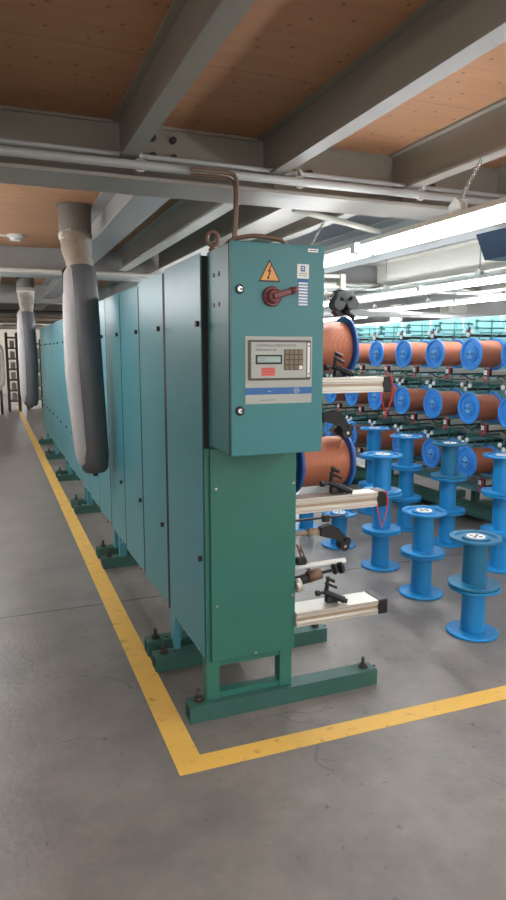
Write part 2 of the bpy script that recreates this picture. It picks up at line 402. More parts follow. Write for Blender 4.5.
# ------------------------------------------------------------ fluorescent lights
def tube_light(x, y0, n, z, label, chains=True, to=(0, ZC), ch=.7):
    o = (x, y0, z)
    t = thing('fluorescent_light', label, 'ceiling light', o, 'fluorescent tube lights')
    L = 1.5
    y1 = y0+n*L
    h = MB(o); h.prism([(x-.03, z+.06), (x+.03, z+.06), (x+.052, z+.030), (x+.050, z+.026), (x-.050, z+.026), (x-.052, z+.030)], y1-y0, 'xz', y0)
    h.build('housing', 'white', t)
    for k in range(n):
        for dx in (-.048, .048):
            MB(o).cyl((x+dx, y0+k*L+.03, z+.004), (x+dx, y0+(k+1)*L-.03, z+.004), .019, n=14).build('tube', 'tube', t)
        MB(o).box(x-.08, x+.08, y0+k*L-.028 if k else y0, y0+k*L+.028, z-.012, z+.045, .003).build('end_cap', 'white', t)
    if chains:
        for k in range(n):
            yy = y0+k*L+ch
            c = MB(o)
            zz = z+.10; i = 0
            while zz < to[1]-.012:
                a = [j*PI/5 for j in range(10)]; lx = x+to[0]*(zz-z-.10)/(to[1]-z-.10)
                c.tube([(lx+(.006*math.cos(q) if i % 2 else 0), yy+(0 if i % 2 else .006*math.cos(q)), zz+.014*math.sin(q)) for q in a], .0022, 5, closed=True); zz += .021; i += 1
            c.build('chain', 'chrome', t)
            MB(o).prism([(yy-.045, z+.055), (yy+.045, z+.055), (yy+.04, z+.095), (yy, z+.125), (yy-.04, z+.095)], .006, 'yz', x-.02).prism([(yy-.045, z+.055), (yy+.045, z+.055), (yy+.04, z+.095), (yy, z+.125), (yy-.04, z+.095)], .006, 'yz', x+.014).build('hanger_bracket', 'white', t)
    return t
tube_light(1.96, 1.75, 2, 2.10, 'bright tube light hanging on chains just right of the control box', to=(.125, 2.41), ch=.72)
tube_light(4.08, 4.1, 3, 2.16, 'bright tube light above the front of the far copper reels')
tube_light(6.2, 6.2, 3, 2.24, 'short bright tube light in the hall behind the far creel')
tube_light(2.08, 5.9, 3, 2.2, 'tube light deeper along the aisle behind the cabinets')
tube_light(5.6, 10.4, 3, 2.25, 'distant tube light at the back of the hall')
tube_light(-.45, -2.4, 2, 2.2, 'unseen tube light added over the walkway behind the viewer for fill')  # added lamp out of view, lifts the ambient light from behind
tube_light(-.45, 3.7, 5, 2.12, 'tube light farther along the walkway left of the yellow line')
tube_light(1.96, -2.2, 2, 2.16, 'unseen tube light added overhead behind the viewer for fill')  # added lamp behind the camera, fills the front faces
tube_light(4.1, -.8, 2, 2.16, 'unseen tube light added on the right side nearest the viewer')  # added lamp outside the frame, more light from the right
tube_light(8.2, 3.5, 3, 2.2, 'tube light far right behind the creel')
tube_light(10.5, 5.5, 4, 2.3, 'far tube light added along the right wall to brighten the hall')  # added to lighten the dim far side of the hall
tube_light(10.0, 15.0, 4, 2.3, 'tube light added at the back right corner to brighten the walls')  # added to light the dark back and right walls
tube_light(3.7, 12.0, 4, 2.3, 'deep tube light added beyond the end of the creel for brightness')  # added lamp, brightens the dark band above the creel
tube_light(1.0, 20.2, 3, 2.3, 'farthest tube light, added near the back racks for brightness')  # added lamp for the poorly lit back wall
tube_light(7.0, 11.5, 4, 2.25, 'tube light added deep at the back right to brighten the hall')  # added lamp, lightens the deep background

# slate blue hanging box
o = (3.05, 3.1, 2.12)
t = thing('hanging_display', 'slate blue metal box hanging at the right edge above the reels', 'hanging box', o)
bx = MB(o); bx.prism([(2.93, 2.295), (3.7, 2.295), (3.62, 2.14), (3.01, 2.14)], .35, 'xz', 3.15)
bx.build('housing', 'slate', t)
MB(o).box(2.975, 3.65, 3.142, 3.15, 2.205, 2.21).build('seam', 'steel', t)
MB(o).cyl((3.3, 3.25, 2.30), (3.3, 3.25, 2.33), .012).build('rod', 'steel', t)

# ------------------------------------------------------------ near machine (teal cabinets)
XL, XR = .79, 1.175
PZ0, PZ1 = .25, 1.93
def foot(o, parent, y, right=1.60):
    f = MB(o); x0 = .69 if y < 2.6 else .66
    f.box(x0, right, y-.042, y+.042, .068, .076, .001); f.box(x0, right, y-.042, y+.042, 0, .008)
    f.box(x0, right, y-.042, y-.034, .008, .068); f.box(x0, right, y+.034, y+.042, .008, .068)
    ft = f.build('foot_beam', 'footgreen', parent)
    for bx in (x0+.05, right-.05):
        MB(o).cyl((bx, y+.005, .076), (bx, y+.005, .125), .0085, n=10).cyl((bx, y+.005, .076), (bx, y+.005, .092), .018, n=6).cyl((bx, y+.005, .076), (bx, y+.005, .08), .023, n=16).build('anchor_bolt', 'bolt', ft)
        MB(o).cyl((bx+.055, y-.005, .076), (bx+.055, y-.005, .0768), .009, n=12).build('bolt_hole', 'dark', ft)
def post(o, parent, x0, x1, y0, y1, z0=.076, z1=1.93, m='green'):
    MB(o).box(x0, x1, y0, y1, z0, z1, .002).build('post', m, parent)
def side_panel(o, parent, y0, y1, tilt=0.0, zt=PZ1, z0=PZ0):
    p = MB(o); p.box(.765, .769, y0+.012, y1-.010, z0, zt, .001)
    p.rot(tilt, 'Z', (.769, y1, 0))
    s = p.build('side_panel', 'teal', parent)
    dx = -tilt*.5
    for z in (1.66, .70):
        MB(o).cyl((.752+dx, y0+.022, z), (.766+dx, y0+.022, z), .012, n=12).build('panel_latch', 'black', s)
    MB(o).cyl((.757+dx, y0+.045, z0+.03), (.766+dx, y0+.045, z0+.03), .006, n=8).build('screw', 'chrome', s)
    MB(o).box(.772, .801, y1-.035, y1-.001, z0+.005, zt-.012).build('gap_shade', 'dark', parent)  # dark strip stands in for the shade inside the panel gap
    MB(o).box(.772, .801, y0+.001, y0+.05, z0+.005, zt-.012).build('gap_shade', 'dark', parent)  # same painted shade at the near edge of the panel

def cabinet_core(o, parent, y0, y1):
    MB(o).box(XL+.012, XR, y0, y1, PZ0+.01, 1.915).build('body', 'teal', parent)

# end section
o = (.98, 2.5, 0)
endc = thing('machine_cabinet', 'green and teal end cabinet of the wire machine, standing behind the yellow corner', 'machine cabinet', o, 'teal machine cabinets in a row')
for x0 in (.772, 1.112):
    post(o, endc, x0, x0+.058, 2.478, 2.536, .076, 1.165)
post(o, endc, .800, .83, 2.480, 2.536, 1.165, 1.90, 'green'); post(o, endc, 1.118, 1.17, 2.480, 2.536, 1.165, 1.90, 'green')
post(o, endc, .772, .80, 3.0, 3.05, m='teal'); post(o, endc, 1.118, 1.175, 3.0, 3.05)
foot(o, endc, 2.49); foot(o, endc, 2.985)
fp = MB(o).box(.792, 1.176, 2.462, 2.477, .252, 1.165, .003).build('front_panel', 'green', endc)
for sx, sz in ((.815, .50), (1.162, .50), (1.162, 1.0), (.99, .265), (.815, 1.0)):
    MB(o).cyl((sx, 2.457, sz), (sx, 2.463, sz), .006, n=10).build('screw', 'chrome', fp)
MB(o).box(.80, XR, 2.54, 3.0, PZ0+.02, 1.915).build('body', 'green', endc)
MB(o).box(.83, 1.118, 2.485, 2.53, .22, .25).box(.83, 1.118, 2.485, 2.53, .076, .10).build('cross_bar', 'green', endc)
side_panel(o, endc, 2.482, 3.06, .006, 1.93, .262)

def mid_module(ys, first):
    o = (.98, ys, 0)
    t = thing('machine_cabinet', '', 'machine cabinet', o, 'teal machine cabinets in a row')
    cabinet_core(o, t, ys+.02, ys+1.71)
    for k in range(3):
        side_panel(o, t, ys+k*.573, ys+(k+1)*.573, (.038, .018, .030)[k], PZ1-(0, .012, .004)[k], PZ0+(0, .0, .0)[k])
    post(o, t, .785, .835, ys+.02, ys+.07, .076, PZ0+.012, 'teal'); post(o, t, 1.118, 1.168, ys+.02, ys+.07, .076, PZ0+.012)
    post(o, t, .785, .835, ys+1.53, ys+1.58, .076, PZ0+.012, 'teal'); post(o, t, 1.118, 1.168, ys+1.53, ys+1.58, .076, PZ0+.012)
    foot(o, t, ys+.095); foot(o, t, ys+1.56)
    MB(o).box(.86, .90, ys+.3, ys+.34, 1.915, 1.95).build('top_bracket', 'steel', t)
    return t
mm = mid_module(3.07, True)
mm['label'] = 'teal cabinet with three long panels, next behind the control box end'
mod_labels = ['teal cabinet behind the near grey duct, second module of the row', 'teal cabinet in the middle of the row past the near grey duct', 'small looking teal cabinet far down the row, last but one', 'farthest teal cabinet at the end of the row near the far duct']
for k, lb in enumerate(mod_labels):
    c = copy_tree(mm); c.location = (.98, 3.07+1.73*(k+1), 0); c['label'] = lb

# guide rails of the end cabinet (part > sub-part)
def black_clamp(mb, x, y, z, s=1.0):
    mb.cyl((x-.035*s, y+.015*s, z+.050*s), (x+.045*s, y-.035*s, z+.014*s), .013*s, .016*s, n=14)
    mb.cyl((x+.045*s, y-.035*s, z+.014*s), (x+.056*s, y-.042*s, z+.010*s), .011*s, n=14)
    mb.cyl((x-.065*s, y+.01*s, z+.046*s), (x-.030*s, y+.012*s, z+.046*s), .007*s, n=10)
    mb.cyl((x-.075*s, y+.01*s, z+.046*s), (x-.060*s, y+.01*s, z+.046*s), .014*s, n=14)
    mb.box(x-.03*s, x+.03*s, y-.012*s, y+.018*s, z, z+.03*s, .004)
    mb.cyl((x-.025*s, y+.01*s, z+.045*s), (x-.022*s, y+.005*s, z+.092*s), .012*s, .008*s, n=10)
    mb.cyl((x-.035*s, y, z+.095*s), (x+.018*s, y-.01*s, z+.068*s), .007*s, n=10)
    mb.cyl((x-.030*s, y, z+.118*s), (x+.006*s, y-.008*s, z+.098*s), .008*s, n=10)
    mb.cyl((x-.022*s, y+.004*s, z+.09*s), (x-.018*s, y+.002*s, z+.122*s), .007*s, n=10)
def rail(o, parent, x0, x1, y, z, w, h, cl=None, caps=.035):
    r = MB(o)
    # T-slot extrusion profile
    r.prism([(y-w/2, z-h/2), (y+w/2, z-h/2), (y+w/2, z+h/2), (y-w/2, z+h/2), (y-w/2, z+.014), (y-w/2+.006, z+.010), (y-w/2+.006, z-.010), (y-w/2, z-.014)], x1-x0, 'yz', x0)
    rr = r.build('guide_rail', 'alu', parent)
    MB(o).box(x0, x1, y-w/2-.0008, y-w/2, z-h/2+.008, z-h/2+.0105).box(x0, x1, y-w/2-.0008, y-w/2, z+h/2-.0105, z+h/2-.008).box(x0, x1, y-w/2+.0050, y-w/2+.0056, z-.006, z+.006).build('slot', 'tan', rr)
    MB(o).box(x1, x1+caps, y-w/2-.003, y+w/2+.003, z-h/2-.003, z+h/2+.003, .006).build('end_cap', 'black', rr)
    if cl:
        c = MB(o); black_clamp(c, cl, y, z+h/2+.002, 1.0); c.build('clamp', 'black', rr, True)
    return rr
r1 = rail(o, endc, XR, 1.605, 2.51, 1.408, .07, .066, None, .045)
r2 = rail(o, endc, XR, 1.590, 2.51, .890, .08, .066, 1.40, .05)
r3 = rail(o, endc, XR, 1.590, 2.50, .388, .12, .064, 1.38, .05)
def red_loop(o, x, y, z, parent, s=1.0, name='red_wire'):
    MB(o).tube([(x, y, z+.04*s), (x+.012*s, y-.01, z+.045*s), (x+.022*s, y-.012, z), (x+.018*s, y-.012, z-.06*s), (x-.01*s, y-.01, z-.15*s), (x-.03*s, y, z-.06*s), (x-.035*s, y, z-.03*s)], .0034, 6).build(name, 'redwire', parent)
red_loop(o, 1.62, 2.468, 1.405, r1, .95); red_loop(o, 1.61, 2.460, .888, r2, .85)
# payoff spindles holding the near reels
def spindle(z):
    s = MB(o).cyl((XR, 2.70, z), (1.215, 2.70, z), .055, n=24).cyl((1.215, 2.70, z), (1.252, 2.70, z), .035, .025, n=20).build('spindle', 'chrome', endc)
spindle(1.572); spindle(1.04)
# dancer arms
def dancer(z, big, lab):
    y = 2.60
    d = MB(o).cyl((XR, y, z), (1.42, y, z), .011, n=12).cyl((1.30, y, z), (1.38, y, z), .018, n=14).build('dancer_rod', 'tan' if not big else 'alu', endc)
    a = MB(o)
    if big:
        a.box(1.415, 1.51, y-.03, y+.03, z-.045, z+.02, .018)
        a.cyl((1.432, y-.03, z-.04), (1.432, y+.03, z-.04), .027, n=20).cyl((1.498, y-.03, z-.035), (1.498, y+.03, z-.035), .030, n=20)
    else:
        a.prism([(1.355, z+.022), (1.41, z+.034), (1.45, z+.012), (1.485, z-.03), (1.498, z-.075), (1.465, z-.082), (1.45, z-.045), (1.41, z-.032), (1.36, z-.018)], .032, 'xz', y-.030)
        a.cyl((1.480, y-.036, z-.075), (1.480, y+.010, z-.075), .024, n=20); a.cyl((1.495, y-.030, z-.055), (1.495, y+.006, z-.055), .020, n=20)
    a.build('dancer_arm', 'darkgrey' if big else 'blackr', d, True)
    if not big: MB(o).cyl((1.480, y-.040, z-.075), (1.480, y-.036, z-.075), .007, n=14).build('pin', 'chrome', d)
    return d
dancer(1.80, True, ''); dancer(1.262, False, ''); dancer(.730, False, '')
MB(o).box(1.430, 1.455, 2.565, 2.60, 1.82, 1.885).box(XR, 1.430, 2.57, 2.585, 1.868, 1.882).box(XR, 1.432, 2.57, 2.585, 1.825, 1.837).build('top_bracket', 'alu', endc)
# knobs on the spindle side : black clamps above near reels
for zz in (1.572, 1.04):
    c = MB(o)
    c.prism([(1.45, zz+.135), (1.505, zz+.145), (1.49, zz+.19), (1.465, zz+.185), (1.43, zz+.155)], .04, 'xz', 2.61)
    c.cyl((1.47, 2.60, zz+.165), (1.52, 2.60, zz+.13), .012, n=10)
    c.build('wire_eyelet', 'black', endc)
    MB(o).cyl((XR, 2.56, zz+.115), (1.255, 2.56, zz+.115), .022, n=18).cyl((1.255, 2.56, zz+.115), (1.262, 2.56, zz+.115), .018, n=18).build('sensor_tube', 'chrome', endc)
c = MB(o); black_clamp(c, 1.41, 2.52, 1.443, .9); c.build('clamp', 'black', r1, True)
# thin bar below the middle rail
MB(o).box(XR, 1.44, 2.50, 2.515, .815, .823).box(1.33, 1.36, 2.495, 2.52, .80, .83, .003).build('cable_tray', 'black', endc)
# lower wire guide: white rod, brown bearing, black roller, wire triangle
lw = MB(o).cyl((XR, 2.53, .595), (1.460, 2.53, .600), .013, n=14).build('white_rod', 'white', endc)
MB(o).cyl((XR, 2.50, .54), (1.26, 2.50, .552), .022, n=16).build('spacer', 'blackr', lw)
MB(o).cyl((1.255, 2.50, .556), (1.318, 2.50, .566), .026, n=20).build('bearing', 'rust', lw)
MB(o).cyl((1.318, 2.50, .566), (1.44, 2.50, .58), .007, n=10).cyl((1.385, 2.50, .574), (1.395, 2.50, .576), .024, n=18).cyl((1.415, 2.50, .577), (1.43, 2.50, .579), .026, n=18).build('roller', 'black', lw)
MB(o).tube([(1.235, 2.535, .665), (1.215, 2.535, .70), (1.255, 2.535, .60), (1.285, 2.53, .56), (1.285, 2.52, .52)], .005, 8).tube([(1.235, 2.535, .69), (1.285, 2.535, .57)], .004, 8).build('wire_fork', 'rust', lw)
MB(o).cyl((1.18, 2.47, .535), (1.205, 2.47, .538), .03, n=20).build('disc', 'alu', lw)
MB(o).box(1.215, 1.26, 2.52, 2.55, .605, .64, .006).build('fork_block', 'blackr', lw)

# ------------------------------------------------------------ control box
o = (.975, 2.345, 1.172)
cb = thing('control_box', 'teal electrical control box with keypad, mounted on the front end of the machine', 'control box', o)
X0, X1, Z0, Z1, YF = .790, 1.158, 1.172, 1.934, 2.20
MB(o).box(X0+.002, X1-.002, 2.222, 2.478, Z0+.004, Z1-.004, .003).build('body', 'tealbox', cb)
MB(o).box(X0-.001, X1+.0015, 2.2165, 2.2225, Z0-.001, Z1+.0015).build('seal', 'dark', cb)
door = MB(o).box(X0, X1, YF, 2.217, Z0, Z1, .004).build('door', 'tealbox', cb)
for z in (1.769, 1.339):
    lk = MB(o).lathe((.822, YF, z), (0, -1, 0), [(0, 0), (0, .017), (.004, .017), (.006, .014), (.006, 0)]).build('lock', 'black', door)
    MB(o).lathe((.822, YF-.006, z), (0, -1, 0), [(0, 0), (0, .0085), (.002, .0085), (.002, 0)]).build('lock_core', 'chrome', lk)
    MB(o).box(.822, .834, YF-.0085, YF-.0079, z-.003, z+.003).build('key_slot', 'black', lk)
for y, z in ((2.335, 1.835), (2.395, 1.835), (2.335, 1.725), (2.395, 1.725)):
    MB(o).cyl((X0-.001, y, z), (X0+.005, y, z), .009, n=14).build('side_bolt', 'black', cb)
# warning triangle
def tri(cx, cz, w, h, y, d, name, m, parent):
    return MB(o).prism([(cx-w/2, cz-h/2), (cx+w/2, cz-h/2), (cx, cz+h/2)], -d, 'xz', y).build(name, m, parent)
ws = tri(.937, 1.837, .085, .078, YF, .0010, 'warning_sign', 'ink', door)
tri(.937, 1.8355, .071, .064, YF-.0010, .0004, 'sign_face', 'orange', ws)
MB(o).prism([(.943, 1.863), (.929, 1.832), (.9365, 1.834), (.930, 1.815), (.927, 1.817), (.929, 1.806), (.938, 1.813), (.934, 1.815), (.944, 1.840), (.937, 1.838), (.9465, 1.862)], -.0004, 'xz', YF-.0014).build('bolt_symbol', 'ink', ws)
# rotary switch
sw = MB(o).lathe((.945, YF, 1.747), (0, -1, 0), [(0, 0), (0, .036), (.010, .036), (.014, .032), (.014, .026), (.032, .024), (.036, .018), (.036, 0)], 32).build('rotary_switch', 'maroon', door)
hd = MB(o); hd.box(-.02, .060, -.010, .010, -.011, .011, .005)
bmesh.ops.transform(hd.bm, matrix=Matrix.Translation((.955, YF-.038, 1.75)) @ Matrix.Rotation(-math.radians(17), 4, 'Y'), verts=hd.bm.verts)
hd.cyl((1.003, YF-.040, 1.765), (1.028, YF-.040, 1.772), .014, .011, n=14)
hd.build('handle', 'maroon', sw)
# labels
lb = MB(o).box(1.046, 1.093, YF-.0012, YF, 1.815, 1.866).build('inspection_label', 'white', door)
MB(o).box(1.060, 1.077, YF-.0018, YF-.0012, 1.840, 1.860, .0).build('emblem', 'stripe', lb)
MB(o).box(1.064, 1.073, YF-.0022, YF-.0018, 1.846, 1.850).box(1.064, 1.073, YF-.0022, YF-.0018, 1.853, 1.856).build('emblem_mark', 'white', lb)
MB(o).box(1.053, 1.086, YF-.0016, YF-.0012, 1.832, 1.834).box(1.053, 1.086, YF-.0016, YF-.0012, 1.824, 1.826).build('print_line', 'inkgrey', lb)
sl = MB(o).box(1.050, 1.091, YF-.0010, YF, 1.716, 1.812).build('striped_label', 'stripe', door)
for k in range(8):
    MB(o).box(1.052, 1.089, YF-.0016, YF-.0010, 1.719+k*.0108, 1.7255+k*.0108).build('white_strip', 'white', sl)
MB(o).box(1.089, 1.130, YF-.0012, YF, 1.910, 1.922).build('name_tag', 'white', door)
MB(o).box(1.094, 1.125, YF-.0016, YF-.0012, 1.9145, 1.9175).build('tag_print', 'inkgrey', door)
# keypad panel
cp = MB(o).box(.843, 1.110, YF-.002, YF, 1.362, 1.606, .0008).build('control_panel', 'panelgrey', door)
MB(o).box(.843, 1.110, YF-.0026, YF-.002, 1.396, 1.421).build('blue_stripe', 'stripe', cp)
text_mesh('stripe_mark', '~~', .012, (.930, YF-.0027, 1.404), 'white', cp, o)
MB(o).tube([(1.047+.011*math.cos(a*PI/8), YF-.0028, 1.4085+.009*math.sin(a*PI/8)) for a in range(16)], .0007, 5, True).build('emblem_ring', 'white', cp)
text_mesh('emblem_letters', 'IMS', .009, (1.047, YF-.0027, 1.405), 'white', cp, o, 'CENTER')
MB(o).box(.90, .962, YF-.0024, YF-.002, 1.3745, 1.3765).build('printed_line', 'inkgrey', cp)
bz = MB(o).box(.854, 1.102, YF-.010, YF-.002, 1.448, 1.593, .004).build('bezel', 'darkframe', cp)
MB(o).box(.862, 1.082, YF-.0115, YF-.010, 1.456, 1.585, .0006).build('face_plate', 'panelgrey', bz)
MB(o).box(1.086, 1.096, YF-.0125, YF-.010, 1.458, 1.583, .0006).build('side_strip', 'white', bz)
for z in (1.572, 1.470):
    MB(o).cyl((1.091, YF-.0135, z), (1.091, YF-.0125, z), .0028, n=10).build('strip_screw', 'ink', bz)
text_mesh('panel_title', 'CONTROLLO PRODUZIONE', .0125, (.880, YF-.0116, 1.5695), 'inkgrey', bz, o)
text_mesh('panel_subtitle', 'SERIES MODEL 200', .0095, (.882, YF-.0116, 1.5545), 'inkgrey', bz, o)
dp = MB(o).box(.879, .983, YF-.0135, YF-.0115, 1.506, 1.540, .001).build('display', 'ink', bz)
MB(o).box(.886, .976, YF-.0139, YF-.0135, 1.513, 1.534).build('screen', 'lcd', dp)
MB(o).box(.892, .918, YF-.0142, YF-.0139, 1.5255, 1.5270).box(.892, .914, YF-.0142, YF-.0139, 1.5195, 1.5210).build('readout', 'inkgrey', dp)
kp = MB(o).box(.991, 1.068, YF-.0125, YF-.0115, 1.484, 1.560).build('keypad', 'darkframe', bz)
for r in range(4):
    for c in range(4):
        x = 1.001+c*.0190; z = 1.4935+r*.0188
        MB(o).box(x-.0072, x+.0072, YF-.0155, YF-.0125, z-.007, z+.007, .001).build('key', 'keys' if not (c == 3 and r == 0) else 'white', kp)
rl = MB(o).box(.902, .955, YF-.0120, YF-.0115, 1.464, 1.494).build('red_label', 'red', bz)
MB(o).box(.906, .951, YF-.0123, YF-.0120, 1.4785, 1.4800).box(.906, .951, YF-.0123, YF-.0120, 1.4885, 1.4895).box(.906, .940, YF-.0123, YF-.0120, 1.470, 1.4712).build('print', 'maroon', rl)

# lifting eye
eo = (.803, 2.44, 1.93)
e = thing('lifting_eye', 'dark steel ring bolt standing on the rear left corner of the control box', 'ring bolt', eo)
MB(eo).tube([(.803+.023*math.cos(a*PI/10), 2.44-.0*math.cos(a*PI/10), 1.976+.026*math.sin(a*PI/10)) for a in range(20)], .0085, 10, True).build('ring', 'rust', e, True)
MB(eo).lathe((.803, 2.44, 1.93), (0, 0, 1), [(0, 0), (0, .016), (.008, .016), (.012, .010), (.022, .009), (.022, 0)]).build('stem', 'rust', e, True)
# cables on the box
def arc(pts, n=10):
    out = []
    P = [V(p) for p in pts]; P = [2*P[0]-P[1]]+P+[2*P[-1]-P[-2]]
    for i in range(1, len(P)-2):
        for k in range(n):
            t = k/n; a, b, c, d = P[i-1], P[i], P[i+1], P[i+2]
            out.append(.5*((2*b)+(-a+c)*t+(2*a-5*b+4*c-d)*t*t+(-a+3*b-3*c+d)*t**3))
    out.append(P[-2]); return out
def cable(pts, r, m, label):
    return tag(MB(pts[0]).tube(arc(pts), r, 8).build('power_cable', m, None, True), label, 'cable', 'cables around the control box')
cable([(.88, 2.99, 2.37), (1.0, 2.985, 2.37), (1.07, 2.975, 2.365), (1.093, 2.96, 2.33), (1.08, 2.93, 2.2), (1.062, 2.90, 2.05), (1.06, 2.90, 1.935)], .010, 'cable', 'brown cable dropping from the ceiling pipe behind the control box')
cable([(.88, 2.985, 2.345), (1.0, 2.975, 2.345), (1.06, 2.955, 2.335), (1.072, 2.93, 2.30), (1.055, 2.88, 2.2), (1.04, 2.86, 2.05), (1.04, 2.86, 1.935)], .007, 'rust', 'thinner brown cable beside the first, dropping behind the control box')
cable([(.86, 2.47, 1.945), (.88, 2.44, 1.975), (.95, 2.42, 1.992), (1.02, 2.42, 1.992), (1.075, 2.42, 1.985), (1.10, 2.42, 1.965), (1.105, 2.42, 1.934)], .009, 'rust', 'brown conduit arching over the top of the control box')
cable([(.90, 2.50, 1.93), (.93, 2.48, 1.962), (.97, 2.47, 1.965), (1.0, 2.45, 1.945), (1.03, 2.44, 1.955), (1.07, 2.44, 1.955), (1.09, 2.44, 1.934)], .007, 'blackr', 'black cable coiled low on top of the control box')

# ------------------------------------------------------------ grey ducts
def duct(x, y, zb, label, lean=0.04, dy=.50, dx=.04):
    """the sleeve hangs at (x, y); its ceiling collar sits dx, dy behind it"""
    o = (x+dx, y+dy, zb)
    X, Y = x+dx, y+dy
    t = thing('exhaust_duct', label, 'duct', o, 'grey fabric exhaust ducts')
    MB(o).lathe((X, Y, ZC-.001), (0, 0, -1), [(0, 0), (0, .134), (.006, .134), (.006, .120), (.20, .118), (.21, .112), (.21, 0)], 36).build('collar', 'collar', t, True)
    def J(k, z): return (X+(x+.013-X)*k, Y+(y-Y)*k, z)
    MB(o).tube([J(0, ZC-.195), J(0, ZC-.22), J(.03, ZC-.24), J(.15, ZC-.32), J(.45, ZC-.41), J(.6, ZC-.44), J(.8, ZC-.49), J(.95, ZC-.55)], [.118, .124, .112, .110, .094, .094, .084, .090], 30).build('taped_joint', 'silvertape', t, True)
    MB(o).tube([(J(.04, ZC-.245)[0]+.114*math.cos(a*PI/12), J(.04, 0)[1]+.114*math.sin(a*PI/12), ZC-.245) for a in range(24)], .007, 6, True).build('tape_band', 'white', t, True)
    zt = ZC-.50; H_ = zt-zb
    P = [(x+.012, y+.03, zt), (x+.012, y+.02, zt-.05), (x+.028, y, zt-.5*H_), (x+.012+lean, y, zb+.12), (x+.014+lean, y, zb+.03), (x+.015+lean, y, zb+.006), (x+.015+lean, y, zb)]
    MB(o).tube(P, [.086, .102, .104, .102, .092, .072, .05], 32).build('sleeve', 'sleeve', t, True)
    Q = [(x-.045, y+.02, zt-.01), (x-.050, y+.01, zt-.05), (x-.055, y-.0, zt-.25*H_), (x-.055, y-.01, zt-.5*H_), (x-.055+lean, y-.01, zb+.18), (x-.05+lean, y-.01, zb+.09), (x-.03+lean, y-.0, zb+.04)]
    MB(o).tube(Q, [.045, .064, .070, .072, .070, .056, .025], 32).build('side_lobe', 'sleeve_lit', t, True)  # pale colour imitates the lit left side of the sleeve
    MB(o).cyl((x+.015+lean, y, zb-.025), (x+.015+lean, y, zb), .016, .02, n=12).build('drain_plug', 'black', t)
    MB(o).tube([(x-.115, y, ZC-.68), (x-.112, y, ZC-.53), (x-.08, y+.01, ZC-.50)], .008, 8).build('strap', 'black', t)
    return t
duct(.585, 4.66, .70, 'large grey fabric duct hanging beside the near teal cabinets, taped at top')
duct(.46, 9.6, .80, 'smaller looking grey duct hanging far back left of the cabinets', .0, .15, .02)

# ------------------------------------------------------------ reels
RL = .276; RF = .140; RC = .064
def make_reel(loc, label, group, worn=False, axis=(0, 0, 1), wound=False, name=None):
    """local frame: axis runs along local Z from 0 to RL"""
    t = thing(name or ('wound_reel' if wound else 'empty_reel'), label, 'cable reel', (0, 0, 0), group)
    cm = 'bluedark' if worn else 'blue'
    fm = 'blueflange' if wound else cm
    MB().cyl((0, 0, .018), (0, 0, RL-.018), RC, n=32, caps=False).build('core', cm, t)
    def fl(z, s):
        prof = [(.006, 0), (.006, .026), (.014, .028), (.014, .052), (.001, .055), (.001, .072), (.016, .075), (.016, .110), (.001, .117), (0, .134), (.002, RF-.001), (.005, RF), (.013, RF), (.016, RF-.003), (.018, RF-.008), (.018, 0)]
        b = MB().lathe((0, 0, z), (0, 0, s), prof, 44)
        return b.build('flange', fm, t)
    f1 = fl(0, 1); f2 = fl(RL, -1)
    if wound:
        MB().lathe((0, 0, .018), (0, 0, 1), [(0, RC), (0, .112), (.004, .116), (RL-.040, .116), (RL-.036, .112), (RL-.036, RC)], 40).build('copper_winding', 'copper', t, True)
        h = MB().lathe((0, 0, 0), (0, 0, -1), [(0, 0), (0, .045), (.006, .042), (.006, .018), (.022, .014), (.022, 0)], 24); h.build('hub', 'bluelight', f1)
        MB().box(-.034, -.022, -.012, .012, -.010, -.005).box(.022, .034, -.012, .012, -.010, -.005).cyl((0, 0, -.028), (0, 0, -.02), .008, n=10).build('hub_lugs', 'navy', f1)
    else:
        # pale hub plate with slots, and a ring of small holes on the top flange
        MB().lathe((0, 0, RL-.014), (0, 0, 1), [(0, 0), (0, .050), (.0152, .050), (.0152, 0)], 28).build('hub_plate', 'white', f2)
        hb = MB()
        for k in range(4):
            a = k*PI/2+.4
            hb.cyl((.026*math.cos(a), .026*math.sin(a), RL+.0012), (.026*math.cos(a), .026*math.sin(a), RL+.0018), .011, n=14)
        hb.cyl((0, 0, RL+.0012), (0, 0, RL+.0018), .009, n=14)
        hb.build('hub_holes', 'ink' if worn else 'inkgrey', f2)
        rh = MB()
        for k in range(32):
            a = k*2*PI/32; rh.cyl((.124*math.cos(a), .124*math.sin(a), RL), (.124*math.cos(a), .124*math.sin(a), RL+.0006), .0038, n=6)
        rh.build('rim_dots', 'navy', f2)
    t.rotation_euler = V(axis).to_track_quat('Z', 'Y').to_euler() if tuple(axis) != (0, 0, 1) else (0, 0, 0)
    t.location = loc
    return t
GS = 'empty blue reels stacked on the floor'
stacks = [(2.41, 2.75, 2, 1, 'the short stack nearest the camera'), (2.505, 3.355, 2, 0, 'the short stack second from the camera'),
          (2.555, 3.915, 3, 0, 'the tall stack behind the black-capped middle rail'), (2.53, 4.49, 1, 0, 'the single spot between rail and aisle'), (2.5, 5.02, 1, 0, 'the single spot behind the lowest arm'),
          (3.33, 3.563, 3, 0, 'the tall stack at the right edge'), (3.377, 4.212, 3, 1, 'the tall stack in front of the lowest copper reels'),
          (3.324, 4.728, 3, 0, 'the tall stack second from the right among the far ones'), (3.374, 5.338, 3, 0, 'the tall stack third along in the far line'),
          (3.36, 5.93, 3, 0, 'the tall stack farthest back beside the near wound reel')]
protoN = make_reel((0, 0, 0), '', GS); protoW = make_reel((0, 0, 0), '', GS, worn=True)
usedN = [False]; usedW = [False]
